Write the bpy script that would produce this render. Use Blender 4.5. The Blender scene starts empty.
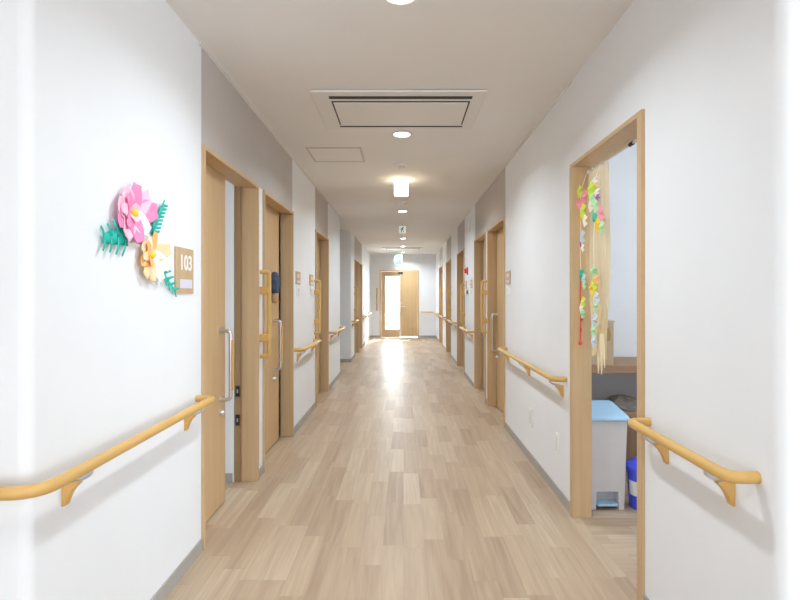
import bpy, math, random
from mathutils import Vector, Matrix
random.seed(4)
SC = bpy.context.scene
COL = SC.collection
PI = math.pi

# ------------------------------------------------------------------ camera
cam_d = bpy.data.cameras.new('camera')
cam_d.sensor_width = 36.0
F = 533.0
cam_d.lens = F * 36.0 / 800.0
VX, VY, EYE = 403.5, 295.5, 1.26
cam_d.shift_x = -(VX - 400) / 800.0
cam_d.shift_y = -(300 - VY) / 800.0
cam_d.clip_start = 0.05
cam = bpy.data.objects.new('camera', cam_d)
cam.location = (0, 0, EYE)
cam.rotation_euler = (PI / 2, 0, 0)
COL.objects.link(cam)
SC.camera = cam

# ------------------------------------------------------------------ world, sun, daylight, exposure
w = bpy.data.worlds.new('daylight_sky')
SC.world = w
w.use_nodes = True
bg = w.node_tree.nodes['Background']
bg.inputs[0].default_value = (0.88, 0.94, 1.0, 1)
bg.inputs[1].default_value = 3.2

sd = bpy.data.lights.new('sun', 'SUN')
sd.energy = 15.0
sd.angle = math.radians(3)
sd.color = (1.0, 0.97, 0.92)
sun = bpy.data.objects.new('sun', sd)
sun.rotation_euler = Vector((-0.42, -1.0, -0.40)).to_track_quat('-Z', 'Y').to_euler()
COL.objects.link(sun)


def area(name, loc, direction, sx, sy, power, color, spread=PI):
    d = bpy.data.lights.new(name, 'AREA')
    d.shape = 'RECTANGLE'
    d.size, d.size_y = sx, sy
    d.energy = power
    d.color = color
    d.spread = spread
    o = bpy.data.objects.new(name, d)
    o.location = loc
    o.rotation_euler = Vector(direction).to_track_quat('-Z', 'Z').to_euler()
    COL.objects.link(o)
    return o


DAY = (0.73, 0.86, 1.0)
# daylight entering by the lobby's windows, by the two rooms' windows and by the glazed end door
area('daylight_lobby_east', (4.25, -1.6, 1.35), (-1, 0, -0.05), 3.8, 1.9, 60, DAY)
area('daylight_lobby_south', (0.0, -4.25, 1.35), (0, 1, -0.05), 5.6, 1.9, 36, DAY)
area('daylight_west_room', (-3.85, 2.6, 1.5), (1, 0, -0.1), 1.3, 1.3, 6, (0.72, 0.86, 1.0))
area('daylight_east_room', (3.85, 2.6, 1.5), (-1, 0, -0.1), 1.5, 1.3, 26, (0.74, 0.87, 1.0))
area('daylight_end_door', (-0.3, 16.9, 1.4), (0, -1, -0.1), 1.2, 2.0, 95, (0.92, 0.96, 1.0))

SC.view_settings.view_transform = 'Standard'
SC.view_settings.look = 'None'
SC.view_settings.gamma = 1.0
SC.view_settings.exposure = 0.2
SC.cycles.use_denoising = True
SC.cycles.max_bounces = 10
SC.cycles.diffuse_bounces = 7
SC.cycles.sample_clamp_indirect = 6.0


# ------------------------------------------------------------------ materials
def mat(name, color, rough=0.6, metal=0.0, emit=None, estr=0.0, alpha=1.0, spec=0.5):
    m = bpy.data.materials.new(name)
    m.use_nodes = True
    b = m.node_tree.nodes['Principled BSDF']
    b.inputs['Base Color'].default_value = (*color, 1)
    b.inputs['Roughness'].default_value = rough
    b.inputs['Metallic'].default_value = metal
    b.inputs['Specular IOR Level'].default_value = spec
    if emit:
        b.inputs['Emission Color'].default_value = (*emit, 1)
        b.inputs['Emission Strength'].default_value = estr
    b.inputs['Alpha'].default_value = alpha
    return m


def noisy(name, c1, c2, scale=8, rough=0.7, bump=0.0, stretch=(1, 1, 1), detail=4, spec=0.5, bscale=None):
    m = mat(name, c1, rough, spec=spec)
    nt = m.node_tree
    b = nt.nodes['Principled BSDF']
    tc = nt.nodes.new('ShaderNodeTexCoord')
    mp = nt.nodes.new('ShaderNodeMapping')
    mp.inputs['Scale'].default_value = stretch
    nz = nt.nodes.new('ShaderNodeTexNoise')
    nz.inputs['Scale'].default_value = scale
    nz.inputs['Detail'].default_value = detail
    rp = nt.nodes.new('ShaderNodeValToRGB')
    rp.color_ramp.elements[0].position = 0.3
    rp.color_ramp.elements[1].position = 0.7
    rp.color_ramp.elements[0].color = (*c1, 1)
    rp.color_ramp.elements[1].color = (*c2, 1)
    L = nt.links.new
    L(tc.outputs['Object'], mp.inputs[0])
    L(mp.outputs[0], nz.inputs['Vector'])
    L(nz.outputs['Fac'], rp.inputs[0])
    L(rp.outputs[0], b.inputs['Base Color'])
    if bump:
        bp = nt.nodes.new('ShaderNodeBump')
        bp.inputs['Strength'].default_value = bump
        bp.inputs['Distance'].default_value = 0.002
        if bscale:
            n2 = nt.nodes.new('ShaderNodeTexNoise')
            n2.inputs['Scale'].default_value = bscale
            L(tc.outputs['Object'], n2.inputs['Vector'])
            L(n2.outputs['Fac'], bp.inputs['Height'])
        else:
            L(nz.outputs['Fac'], bp.inputs['Height'])
        L(bp.outputs[0], b.inputs['Normal'])
    return m


def plank_floor():
    m = mat('plank_floor', (0.5, 0.38, 0.28), 0.3)
    nt = m.node_tree
    N, L = nt.nodes.new, nt.links.new
    b = nt.nodes['Principled BSDF']

    def M(op, a, bb=None, c=None):
        n = N('ShaderNodeMath')
        n.operation = op
        for i, v in enumerate((a, bb, c)):
            if v is None:
                continue
            if isinstance(v, (int, float)):
                n.inputs[i].default_value = v
            else:
                L(v, n.inputs[i])
        return n.outputs[0]
    g = N('ShaderNodeNewGeometry')
    sp = N('ShaderNodeSeparateXYZ')
    L(g.outputs['Position'], sp.inputs[0])
    # beyond the east wall's line the room's planks run across
    room = M('GREATER_THAN', sp.outputs[0], 1.0)
    inv = M('SUBTRACT', 1.0, room)
    u = M('ADD', M('MULTIPLY', sp.outputs[0], inv), M('MULTIPLY', sp.outputs[1], room))
    v = M('ADD', M('MULTIPLY', sp.outputs[1], inv), M('MULTIPLY', sp.outputs[0], room))
    W, LEN = 0.104, 0.56
    row = M('FLOOR', M('DIVIDE', u, W))
    wn = N('ShaderNodeTexWhiteNoise')
    wn.noise_dimensions = '1D'
    L(row, wn.inputs['W'])
    v2 = M('ADD', M('DIVIDE', v, LEN), M('MULTIPLY', wn.outputs['Value'], 7.31))
    colu = M('FLOOR', v2)
    cv = N('ShaderNodeCombineXYZ')
    L(row, cv.inputs[0])
    L(colu, cv.inputs[1])
    wn2 = N('ShaderNodeTexWhiteNoise')
    wn2.noise_dimensions = '2D'
    L(cv.outputs[0], wn2.inputs['Vector'])
    # grain: stretched noise shifted per plank
    gv = N('ShaderNodeCombineXYZ')
    L(M('ADD', M('MULTIPLY', u, 34.0), M('MULTIPLY', wn2.outputs['Value'], 60.0)), gv.inputs[0])
    L(M('MULTIPLY', v, 1.6), gv.inputs[1])
    L(M('MULTIPLY', wn2.outputs['Value'], 31.0), gv.inputs[2])
    nz = N('ShaderNodeTexNoise')
    nz.inputs['Scale'].default_value = 1.0
    nz.inputs['Detail'].default_value = 5
    nz.inputs['Distortion'].default_value = 0.6
    L(gv.outputs[0], nz.inputs['Vector'])
    f = M('ADD', M('MULTIPLY', wn2.outputs['Value'], 0.50), M('MULTIPLY', M('SUBTRACT', nz.outputs['Fac'], 0.13), 1.02))
    rp = N('ShaderNodeValToRGB')
    e = rp.color_ramp.elements
    e[0].position, e[0].color = 0.18, (0.325, 0.222, 0.146, 1)
    e[1].position, e[1].color = 1.0, (0.545, 0.44, 0.318, 1)
    k = e.new(0.45)
    k.color = (0.405, 0.292, 0.200, 1)
    k = e.new(0.75)
    k.color = (0.475, 0.358, 0.248, 1)
    L(f, rp.inputs[0])
    # thin seams
    fu = M('FRACT', M('DIVIDE', u, W))
    fv = M('FRACT', v2)
    seam = M('MAXIMUM', M('LESS_THAN', fu, 0.022), M('LESS_THAN', fv, 0.006))
    mx = N('ShaderNodeMix')
    mx.data_type = 'RGBA'
    L(M('MULTIPLY', seam, 0.16), mx.inputs[0])
    L(rp.outputs[0], mx.inputs[6])
    mx.inputs[7].default_value = (0.25, 0.16, 0.10, 1)
    L(mx.outputs[2], b.inputs['Base Color'])
    rr = M('ADD', 0.33, M('MULTIPLY', nz.outputs['Fac'], 0.10))
    L(rr, b.inputs['Roughness'])
    b.inputs['Specular IOR Level'].default_value = 0.30
    return m


def wood(name, c1, c2, rough=0.45, axis='Z', scale=34):
    st = {'Z': (1, 1, 0.045), 'Y': (1, 0.045, 1), 'X': (0.045, 1, 1)}[axis]
    return noisy(name, c1, c2, scale=scale, rough=rough, stretch=st, detail=5, spec=0.35)


M_FLOOR = plank_floor()
M_WALL = noisy('white_wallpaper', (0.782, 0.797, 0.818), (0.802, 0.817, 0.838), scale=3, rough=0.8, bump=0.08, bscale=260)
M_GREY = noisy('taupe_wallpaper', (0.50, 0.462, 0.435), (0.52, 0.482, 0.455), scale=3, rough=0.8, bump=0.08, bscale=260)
M_CEIL = noisy('ceiling_paper', (0.77, 0.752, 0.732), (0.79, 0.772, 0.752), scale=2, rough=0.85, bump=0.06, bscale=200)
M_BASE = noisy('baseboard_vinyl', (0.36, 0.34, 0.31), (0.39, 0.37, 0.34), scale=6, rough=0.5)
M_WOOD = wood('pale_beech', (0.53, 0.365, 0.20), (0.59, 0.415, 0.24))
M_WOODH = wood('pale_beech_lengthwise', (0.56, 0.36, 0.175), (0.63, 0.42, 0.215), axis='Y')
M_LEAF = wood('door_veneer', (0.53, 0.355, 0.18), (0.59, 0.405, 0.215), scale=26)
M_RAIL = wood('handrail_wood', (0.60, 0.365, 0.110), (0.66, 0.41, 0.14), rough=0.38, axis='Y', scale=40)
M_RAILZ = wood('grab_bar_wood', (0.60, 0.37, 0.115), (0.66, 0.42, 0.145), rough=0.38, scale=40)
M_BRACK = mat('bracket_cover', (0.64, 0.375, 0.11), 0.45)
M_STEEL = mat('brushed_steel', (0.62, 0.63, 0.64), 0.32, 0.9)
M_GREYMETAL = mat('grey_bracket_metal', (0.56, 0.58, 0.60), 0.35, 0.5)
M_BLACK = mat('black_plastic', (0.02, 0.02, 0.022), 0.5)
M_DARK = mat('dark_slot', (0.035, 0.030, 0.028), 0.7)
M_WHITE = mat('white_plastic', (0.82, 0.82, 0.80), 0.45)
M_ACW = mat('appliance_white', (0.73, 0.71, 0.68), 0.5)
M_LENS = mat('lit_lamp_lens', (1, 1, 1), 0.5, emit=(1.0, 0.93, 0.84), estr=14)
M_GLOW = mat('lit_box_lamp', (1, 1, 1), 0.5, emit=(1.0, 0.86, 0.62), estr=9)
M_SIGN = wood('sign_plate_wood', (0.50, 0.345, 0.19), (0.55, 0.385, 0.22), scale=20)
M_LAV = mat('pale_lavender_strip', (0.66, 0.65, 0.76), 0.5)
M_CORN = mat('cornice_white', (0.74, 0.72, 0.69), 0.6)


def glass_mat():
    m = bpy.data.materials.new('clear_glass')
    m.use_nodes = True
    nt = m.node_tree
    nt.nodes.clear()
    out = nt.nodes.new('ShaderNodeOutputMaterial')
    tr = nt.nodes.new('ShaderNodeBsdfTransparent')
    tr.inputs[0].default_value = (0.95, 0.97, 0.97, 1)
    gl = nt.nodes.new('ShaderNodeBsdfGlossy')
    gl.inputs['Roughness'].default_value = 0.02
    fr = nt.nodes.new('ShaderNodeFresnel')
    fr.inputs[0].default_value = 1.4
    mx = nt.nodes.new('ShaderNodeMixShader')
    nt.links.new(fr.outputs[0], mx.inputs[0])
    nt.links.new(tr.outputs[0], mx.inputs[1])
    nt.links.new(gl.outputs[0], mx.inputs[2])
    nt.links.new(mx.outputs[0], out.inputs[0])
    return m


M_GLASS = glass_mat()


def sheer_mat():
    m = noisy('sheer_beige_cloth', (0.70, 0.54, 0.32), (0.78, 0.63, 0.40), scale=30, rough=0.9, stretch=(1, 6, 0.3))
    nt = m.node_tree
    b = nt.nodes['Principled BSDF']
    tr = nt.nodes.new('ShaderNodeBsdfTranslucent')
    tr.inputs[0].default_value = (0.80, 0.66, 0.42, 1)
    tp = nt.nodes.new('ShaderNodeBsdfTransparent')
    a = nt.nodes.new('ShaderNodeMixShader')
    a.inputs[0].default_value = 0.35
    c = nt.nodes.new('ShaderNodeMixShader')
    c.inputs[0].default_value = 0.22
    nt.links.new(b.outputs[0], a.inputs[1])
    nt.links.new(tr.outputs[0], a.inputs[2])
    nt.links.new(a.outputs[0], c.inputs[1])
    nt.links.new(tp.outputs[0], c.inputs[2])
    nt.links.new(c.outputs[0], nt.nodes['Material Output'].inputs[0])
    return m


M_SHEER = sheer_mat()


def paper(name, c):
    return noisy(name, c, tuple(min(1, x * 1.06 + 0.01) for x in c), scale=25, rough=0.85, bump=0.1)


P_PINK = paper('pink_paper', (0.88, 0.25, 0.47))
P_LPINK = paper('light_pink_paper', (0.90, 0.52, 0.66))
P_PALE = paper('pale_pink_paper', (0.90, 0.76, 0.80))
P_ORANGE = paper('orange_paper', (0.86, 0.45, 0.15))
P_PEACH = paper('peach_paper', (0.90, 0.63, 0.36))
P_CREAM = paper('cream_paper', (0.90, 0.83, 0.70))
P_TEAL = paper('teal_paper', (0.015, 0.47, 0.38))
P_YELLOW = paper('yellow_paper', (0.88, 0.62, 0.05))
P_LIME = paper('lime_paper', (0.62, 0.80, 0.10))
P_LGREEN = paper('light_green_paper', (0.45, 0.75, 0.42))
P_LTEAL = paper('sea_green_paper', (0.05, 0.50, 0.36))
P_RED = paper('red_paper', (0.70, 0.05, 0.05))
P_ROSE = paper('rose_paper', (0.85, 0.30, 0.38))
P_PURPLE = paper('violet_paper', (0.42, 0.10, 0.36))
P_BLUEGREY = paper('silver_blue_paper', (0.55, 0.66, 0.72))
P_WHITEP = paper('white_paper', (0.86, 0.85, 0.80))


# ------------------------------------------------------------------ mesh helpers
class MB:
    def __init__(self):
        self.v, self.f, self.mi, self.sm = [], [], [], []

    def add(self, vs, fs, m=0, smooth=False):
        o = len(self.v)
        self.v += [tuple(p) for p in vs]
        for f in fs:
            self.f.append(tuple(i + o for i in f))
            self.mi.append(m)
            self.sm.append(smooth)
        return self

    def box(self, x0, x1, y0, y1, z0, z1, m=0):
        if x0 > x1: x0, x1 = x1, x0
        if y0 > y1: y0, y1 = y1, y0
        if z0 > z1: z0, z1 = z1, z0
        vs = [(x0, y0, z0), (x1, y0, z0), (x1, y1, z0), (x0, y1, z0), (x0, y0, z1), (x1, y0, z1), (x1, y1, z1), (x0, y1, z1)]
        fs = [(0, 3, 2, 1), (4, 5, 6, 7), (0, 1, 5, 4), (1, 2, 6, 5), (2, 3, 7, 6), (3, 0, 4, 7)]
        return self.add(vs, fs, m)

    def tube(self, pts, r, n=14, m=0, caps=True, flat=1.0):
        pts = [Vector(p) for p in pts]
        rr = r if isinstance(r, (list, tuple)) else [r] * len(pts)
        rings, fs = [], []
        prev = None
        for i, p in enumerate(pts):
            if i == 0: t = pts[1] - p
            elif i == len(pts) - 1: t = p - pts[i - 1]
            else: t = (pts[i + 1] - p).normalized() + (p - pts[i - 1]).normalized()
            t.normalize()
            if prev is None:
                a = Vector((0, 0, 1)) if abs(t.z) < 0.9 else Vector((1, 0, 0))
                u = t.cross(a).normalized()
            else:
                u = (prev - t * prev.dot(t)).normalized()
            prev = u
            vv = t.cross(u)
            for k in range(n):
                a = 2 * PI * k / n
                rings.append(p + (u * math.cos(a) + vv * math.sin(a) * flat) * rr[i])
        for i in range(len(pts) - 1):
            for k in range(n):
                fs.append((i * n + k, i * n + (k + 1) % n, (i + 1) * n + (k + 1) % n, (i + 1) * n + k))
        self.add(rings, fs, m, True)
        if caps:
            o = len(rings)
            self.add(rings[:n], [tuple(reversed(range(n)))], m)
            self.add(rings[-n:], [tuple(range(n))], m)
        return self

    def prism(self, poly, axis, a0, a1, m=0):
        """extrude a 2-D outline along an axis ('x': poly is (y,z); 'y': (x,z); 'z': (x,y))"""
        def P(q, a):
            return {'x': (a, q[0], q[1]), 'y': (q[0], a, q[1]), 'z': (q[0], q[1], a)}[axis]
        n = len(poly)
        vs = [P(q, a0) for q in poly] + [P(q, a1) for q in poly]
        fs = [tuple(range(n)), tuple(reversed(range(n, 2 * n)))]
        fs += [(i, n + i, n + (i + 1) % n, (i + 1) % n) for i in range(n)]
        return self.add(vs, fs, m)

    def lathe(self, prof, c, axis=(0, 0, 1), n=28, m=0):
        ax = Vector(axis).normalized()
        a = Vector((1, 0, 0)) if abs(ax.x) < 0.9 else Vector((0, 1, 0))
        u = ax.cross(a).normalized()
        vv = ax.cross(u)
        c = Vector(c)
        vs, fs = [], []
        for (r, h) in prof:
            for k in range(n):
                t = 2 * PI * k / n
                vs.append(c + ax * h + (u * math.cos(t) + vv * math.sin(t)) * max(r, 1e-5))
        for i in range(len(prof) - 1):
            for k in range(n):
                fs.append((i * n + k, i * n + (k + 1) % n, (i + 1) * n + (k + 1) % n, (i + 1) * n + k))
        return self.add(vs, fs, m, True)

    def grid(self, fn, nu, nv, m=0):
        vs = [fn(i / nu, j / nv) for j in range(nv + 1) for i in range(nu + 1)]
        fs = [(j * (nu + 1) + i, j * (nu + 1) + i + 1, (j + 1) * (nu + 1) + i + 1, (j + 1) * (nu + 1) + i)
              for j in range(nv) for i in range(nu)]
        return self.add(vs, fs, m, True)

    def build(self, name, mats, parent=None, bevel=0.0, solid=0.0, base=None):
        me = bpy.data.meshes.new(name)
        off = Vector(base) if base is not None else (parent_world(parent) if parent is not None else Vector((0, 0, 0)))
        me.from_pydata([tuple(Vector(p) - off) for p in self.v], [], self.f)
        if not isinstance(mats, (list, tuple)): mats = [mats]
        for q in mats: me.materials.append(q)
        me.polygons.foreach_set('material_index', self.mi)
        me.polygons.foreach_set('use_smooth', self.sm)
        me.update()
        import bmesh
        bm = bmesh.new()
        bm.from_mesh(me)
        bmesh.ops.remove_doubles(bm, verts=bm.verts, dist=1e-6)
        if not solid:
            bmesh.ops.recalc_face_normals(bm, faces=bm.faces)
        for e in bm.edges:
            if len(e.link_faces) == 2 and e.calc_face_angle(0) > math.radians(42):
                e.smooth = False
        bm.to_mesh(me)
        bm.free()
        o = bpy.data.objects.new(name, me)
        COL.objects.link(o)
        if parent is not None:
            o.parent = parent
        elif base is not None:
            o.location = base
        if solid:
            s = o.modifiers.new('thickness', 'SOLIDIFY')
            s.thickness = solid
            s.offset = 0
        if bevel:
            b = o.modifiers.new('bevel', 'BEVEL')
            b.width = bevel
            b.segments = 2
            b.limit_method = 'ANGLE'
            b.angle_limit = math.radians(50)
        return o


def parent_world(p):
    v = Vector((0, 0, 0))
    while p is not None:
        v += p.location
        p = p.parent
    return v


def rounded(pts, r, n=6):
    pts = [Vector(p) for p in pts]
    out = [pts[0]]
    for i in range(1, len(pts) - 1):
        p, a, b = pts[i], pts[i - 1] - pts[i], pts[i + 1] - pts[i]
        d = min(r, a.length * 0.49, b.length * 0.49)
        s, e = p + a.normalized() * d, p + b.normalized() * d
        for k in range(n + 1):
            t = k / n
            out.append((1 - t) ** 2 * s + 2 * t * (1 - t) * p + t * t * e)
    out.append(pts[-1])
    return out


def thing(name, loc, label, cat, group=None):
    o = bpy.data.objects.new(name, None)
    o.location = loc
    o.empty_display_size = 0.1
    COL.objects.link(o)
    tag(o, label, cat, group)
    return o


def tag(o, label, cat, group=None, kind=None):
    o['label'] = label
    o['category'] = cat
    if group: o['group'] = group
    if kind: o['kind'] = kind
    return o


def struct(o):
    o['kind'] = 'structure'
    return o


def text_part(name, body, size, material, parent, origin, right, up, depth=0.0015):
    """lettering as a mesh; origin = centre of the text, in world space"""
    cu = bpy.data.curves.new('lettering', 'FONT')
    cu.body = body
    cu.size = size
    cu.align_x = 'CENTER'
    cu.align_y = 'CENTER'
    cu.extrude = depth
    cu.offset = size * 0.022
    to = bpy.data.objects.new('lettering', cu)
    COL.objects.link(to)
    bpy.context.view_layer.update()
    me = bpy.data.meshes.new_from_object(to.evaluated_get(bpy.context.evaluated_depsgraph_get()))
    bpy.data.objects.remove(to)
    r, u = Vector(right).normalized(), Vector(up).normalized()
    nrm = r.cross(u)
    off = Vector(origin) - parent_world(parent)
    for v in me.vertices:
        v.co = r * v.co.x + u * v.co.y + nrm * v.co.z + off
    me.materials.clear()
    me.materials.append(material)
    o = bpy.data.objects.new(name, me)
    COL.objects.link(o)
    o.parent = parent
    return o


# ------------------------------------------------------------------ the building
XL, XR, H = -1.0, 0.97, 2.5
T = 0.085
YE = 16.0
YLOB = 1.42
DTOP = 2.01


def wall_cells(name, axis, a0, a1, t0, t1, holes=(), grey=(), z1=H):
    """wall slab along axis 'y' (thickness in x) or 'x' (thickness in y); holes = (a,b,za,zb); grey = (a,b,zmin)"""
    ac = sorted({a0, a1, *[h[0] for h in holes], *[h[1] for h in holes], *[g[0] for g in grey], *[g[1] for g in grey]})
    zc = sorted({0.0, z1, *[h[2] for h in holes], *[h[3] for h in holes]})

    def solid(i, j):
        if i < 0 or j < 0 or i >= len(ac) - 1 or j >= len(zc) - 1: return False
        a, z = (ac[i] + ac[i + 1]) / 2, (zc[j] + zc[j + 1]) / 2
        return not any(h[0] < a < h[1] and h[2] < z < h[3] for h in holes)

    def P(a, t, z):
        return (t, a, z) if axis == 'y' else (a, t, z)
    mb = MB()
    for i in range(len(ac) - 1):
        for j in range(len(zc) - 1):
            if not solid(i, j): continue
            A, B, C, D = ac[i], ac[i + 1], zc[j], zc[j + 1]
            am, zm = (A + B) / 2, (C + D) / 2
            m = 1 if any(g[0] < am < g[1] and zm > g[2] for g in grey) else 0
            for t in (t0, t1):
                mb.add([P(A, t, C), P(B, t, C), P(B, t, D), P(A, t, D)], [(0, 1, 2, 3)], m)
            for (di, dj, q) in ((-1, 0, [(A, C), (A, D)]), (1, 0, [(B, C), (B, D)]), (0, -1, [(A, C), (B, C)]), (0, 1, [(A, D), (B, D)])):
                if not solid(i + di, j + dj):
                    (p, r) = q
                    mb.add([P(p[0], t0, p[1]), P(r[0], t0, r[1]), P(r[0], t1, r[1]), P(p[0], t1, p[1])], [(0, 1, 2, 3)], m)
    return struct(mb.build(name, [M_WALL, M_GREY]))


# floor, ceiling
struct(MB().box(-4.2, 4.2, -4.2, YE + 0.15, -0.12, 0.0).build('floor', M_FLOOR))
struct(MB().box(-4.4, 6.6, -4.4, YE + 0.15, H, H + 0.15).build('ceiling', M_CEIL))  # east edge extended out of view to shield the lobby window from sun
struct(MB().box(-8, 8, YE + 0.15, 40, -0.14, -0.02).build('ground', mat('outdoor_concrete', (0.62, 0.61, 0.58), 0.8)))

# door openings: (near edge, far edge)
LD = [(2.635, 3.64), (3.78, 4.79), (6.03, 7.04), (10.86, 11.76), (11.84, 12.78)]
RD = [(2.14, 3.06), (5.075, 6.09), (6.25, 7.21), (8.45, 9.54), (10.85, 11.99), (13.2, 14.34)]
RC = 0.03
FH = DTOP + 0.0
LH = [(a, b, 0.0, FH) for a, b in LD] + [(8.4, 10.1, 0.0, H - 0.0)]
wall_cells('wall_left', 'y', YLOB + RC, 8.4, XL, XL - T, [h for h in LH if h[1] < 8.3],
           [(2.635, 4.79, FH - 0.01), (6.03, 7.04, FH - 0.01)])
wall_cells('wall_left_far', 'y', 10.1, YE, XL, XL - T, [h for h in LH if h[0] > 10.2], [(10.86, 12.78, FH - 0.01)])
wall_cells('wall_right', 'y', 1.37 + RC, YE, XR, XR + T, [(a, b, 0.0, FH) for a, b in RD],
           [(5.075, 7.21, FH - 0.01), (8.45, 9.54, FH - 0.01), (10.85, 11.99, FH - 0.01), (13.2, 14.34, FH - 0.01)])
FDX0, FDX1, FDT = -0.71, 0.46, 2.02
wall_cells('wall_far', 'x', -4.2, 4.2, YE, YE + 0.15, [(FDX0, FDX1, 0.0, FDT)])
# side lobby on the left
wall_cells('wall_side_lobby_near', 'x', -3.6, XL - T, 8.4 - T, 8.4)
wall_cells('wall_side_lobby_far', 'x', -3.6, XL - T, 10.1, 10.1 + T)
# outer walls and room partitions
wall_cells('wall_outer_left', 'y', YLOB, YE, -3.6, -3.7, [(1.95, 3.25, 0.85, 2.15)])
wall_cells('wall_outer_right', 'y', YLOB, YE, 3.6, 3.7, [(1.85, 3.35, 0.85, 2.15)])
wall_cells('wall_west_room_partition', 'x', -3.6, XL - T - 0.06, 3.60, 3.70)
wall_cells('wall_east_room_partition', 'x', XR + T, 3.6, 4.20, 4.28)
# lobby around the camera
wall_cells('wall_lobby_left_return', 'x', -4.1, XL - RC, YLOB, YLOB + 0.09)
wall_cells('wall_lobby_right_return', 'x', XR + RC, 6.5, 1.37, 1.46)  # unseen outer stretch added to keep the sun off the lobby window
wall_cells('wall_lobby_left', 'y', -4.1, YLOB + 0.09, -4.1, -4.2)
wall_cells('wall_lobby_right', 'y', -4.1, 1.37, 4.1, 4.2, [(-3.55, 0.35, 0.4, 2.3)])
wall_cells('wall_lobby_back', 'x', -4.1, 4.1, -4.1, -4.2, [(-2.8, 2.8, 0.4, 2.3)])


def quarter(name, cx, cy, sx, r):
    n = 8
    poly = [(cx, cy)]
    for k in range(n + 1):
        a = PI / 2 * k / n
        poly.append((cx + sx * r * math.cos(a), cy - r * math.sin(a)))
    mb = MB()
    m = len(poly)
    vs = [(p[0], p[1], 0) for p in poly] + [(p[0], p[1], H) for p in poly]
    fs = [(i, (i + 1) % m, m + (i + 1) % m, m + i) for i in range(m)]
    mb.add(vs, fs[1:-1], 0, True)
    mb.add(vs, [fs[0], fs[-1], tuple(range(m)), tuple(range(m, 2 * m))], 0, False)
    return struct(mb.build(name, M_WALL))


quarter('trim_1', XL - RC, YLOB + RC, 1, RC)
quarter('trim_2', XR + RC, 1.37 + RC, -1, RC)

# baseboards
BH, BT = 0.06, 0.008


def base_run(mb, side, a, b):
    x = XL if side < 0 else XR
    mb.box(x, x - side * BT, a, b, 0, BH)


mb = MB()
for a, b in ((YLOB + RC, 2.633), (3.642, 3.778), (4.792, 6.028), (7.042, 8.4)):
    base_run(mb, -1, a, b)
mb.box(-3.6, XL, 10.1 - BT, 10.1, 0, BH)
for a, b in ((10.1 - BT, 10.858), (12.782, YE)):
    base_run(mb, -1, a, b)
struct(mb.build('baseboard_left', M_BASE))
mb = MB()
for a, b in ((1.37 + RC, 2.138), (3.062, 5.073), (6.092, 6.248), (7.212, 8.448), (9.542, 10.848), (11.992, 13.198), (14.342, YE)):
    base_run(mb, 1, a, b)
struct(mb.build('baseboard_right', M_BASE))
mb = MB()
mb.box(XL + BT, FDX0 - 0.002, YE, YE - BT, 0, BH)
mb.box(FDX1 + 0.002, XR - BT, YE, YE - BT, 0, BH)
struct(mb.build('baseboard_far', M_BASE))
struct(MB().box(-3.55, XL - T - 0.07, 3.60 - BT, 3.60, 0, BH).build('baseboard_west_room', M_BASE))
struct(MB().box(XR + T + 0.01, 3.55, 4.20 - BT, 4.20, 0, BH).build('baseboard_east_room', M_BASE))
# slim cornice
mb = MB()
for a, b in ((2.60, 8.4), (10.1, YE)):
    mb.box(XL, XL + 0.012, a, b, H - 0.014, H)
struct(mb.build('trim_3', M_CORN))
struct(MB().box(XR, XR - 0.012, 3.06, YE, H - 0.014, H).build('trim_4', M_CORN))


# ------------------------------------------------------------------ doors
door_n = [0]


def door(side, y0, y1, leaf=None, handle=None, lock=True, deep=0.10, cw=0.025):
    """framed opening in a corridor wall with a sliding leaf (leaf = its y range)"""
    door_n[0] += 1
    xw = XL if side < 0 else XR
    s = side

    def X(d):           # d > 0 goes away from the corridor, into the wall
        return xw + s * d
    root = bpy.data.objects.new('door_%d' % door_n[0], None)
    root.location = (xw, (y0 + y1) / 2, 0)
    COL.objects.link(root)
    struct(root)
    root.empty_display_size = 0.1
    hw = 0.022
    far_open = deep
    mb = MB()
    mb.box(X(-0.015), X(T), y0, y0 + cw, 0, FH - hw)                    # near jamb
    mb.box(X(-0.015), X(deep), y1 - cw, y1, 0, FH - hw)             # far jamb
    mb.box(X(-0.015), X(T), y0, y1, FH - hw, FH)                    # head
    mb.box(X(T), X(max(deep, 0.13)), y0 + 0.001, y1, FH - hw + 0.006, FH)
    mb.build('door_frame', M_WOOD, root, bevel=0.002)
    if leaf:
        a, b = leaf
        lf = MB().box(X(0.09), X(0.126), a, b, 0.008, FH - hw + 0.001).build('door_leaf', M_LEAF, root, bevel=0.002)
        if handle:
            hy = handle
            path = rounded([(X(0.09), hy, 1.05), (X(0.028), hy, 1.05), (X(0.028), hy, 0.64), (X(0.09), hy, 0.64)], 0.03)
            h = MB().tube(path, 0.0115, 10)
            h.lathe([(0.0, 0), (0.018, 0), (0.018, 0.006), (0.0, 0.006)], (X(0.09), hy, 1.05), (-s, 0, 0), 16)
            h.lathe([(0.0, 0), (0.018, 0), (0.018, 0.006), (0.0, 0.006)], (X(0.09), hy, 0.64), (-s, 0, 0), 16)
            ho = h.build('pull_handle', M_STEEL, lf)
            MB().box(X(0.010), X(0.022), hy - 0.012, hy + 0.012, 0.70, 1.00).build('grip_inlay', M_RAILZ, ho, bevel=0.003)
            if lock:
                MB().lathe([(0.0, 0.024), (0.012, 0.024), (0.014, 0.02), (0.02, 0.004), (0.02, 0)], (X(0.09), hy, 0.565), (-s, 0, 0), 18).build('lock_cylinder', M_STEEL, lf)
    return root


d1 = door(-1, *LD[0], leaf=(2.36, 3.26), handle=3.17)
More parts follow.
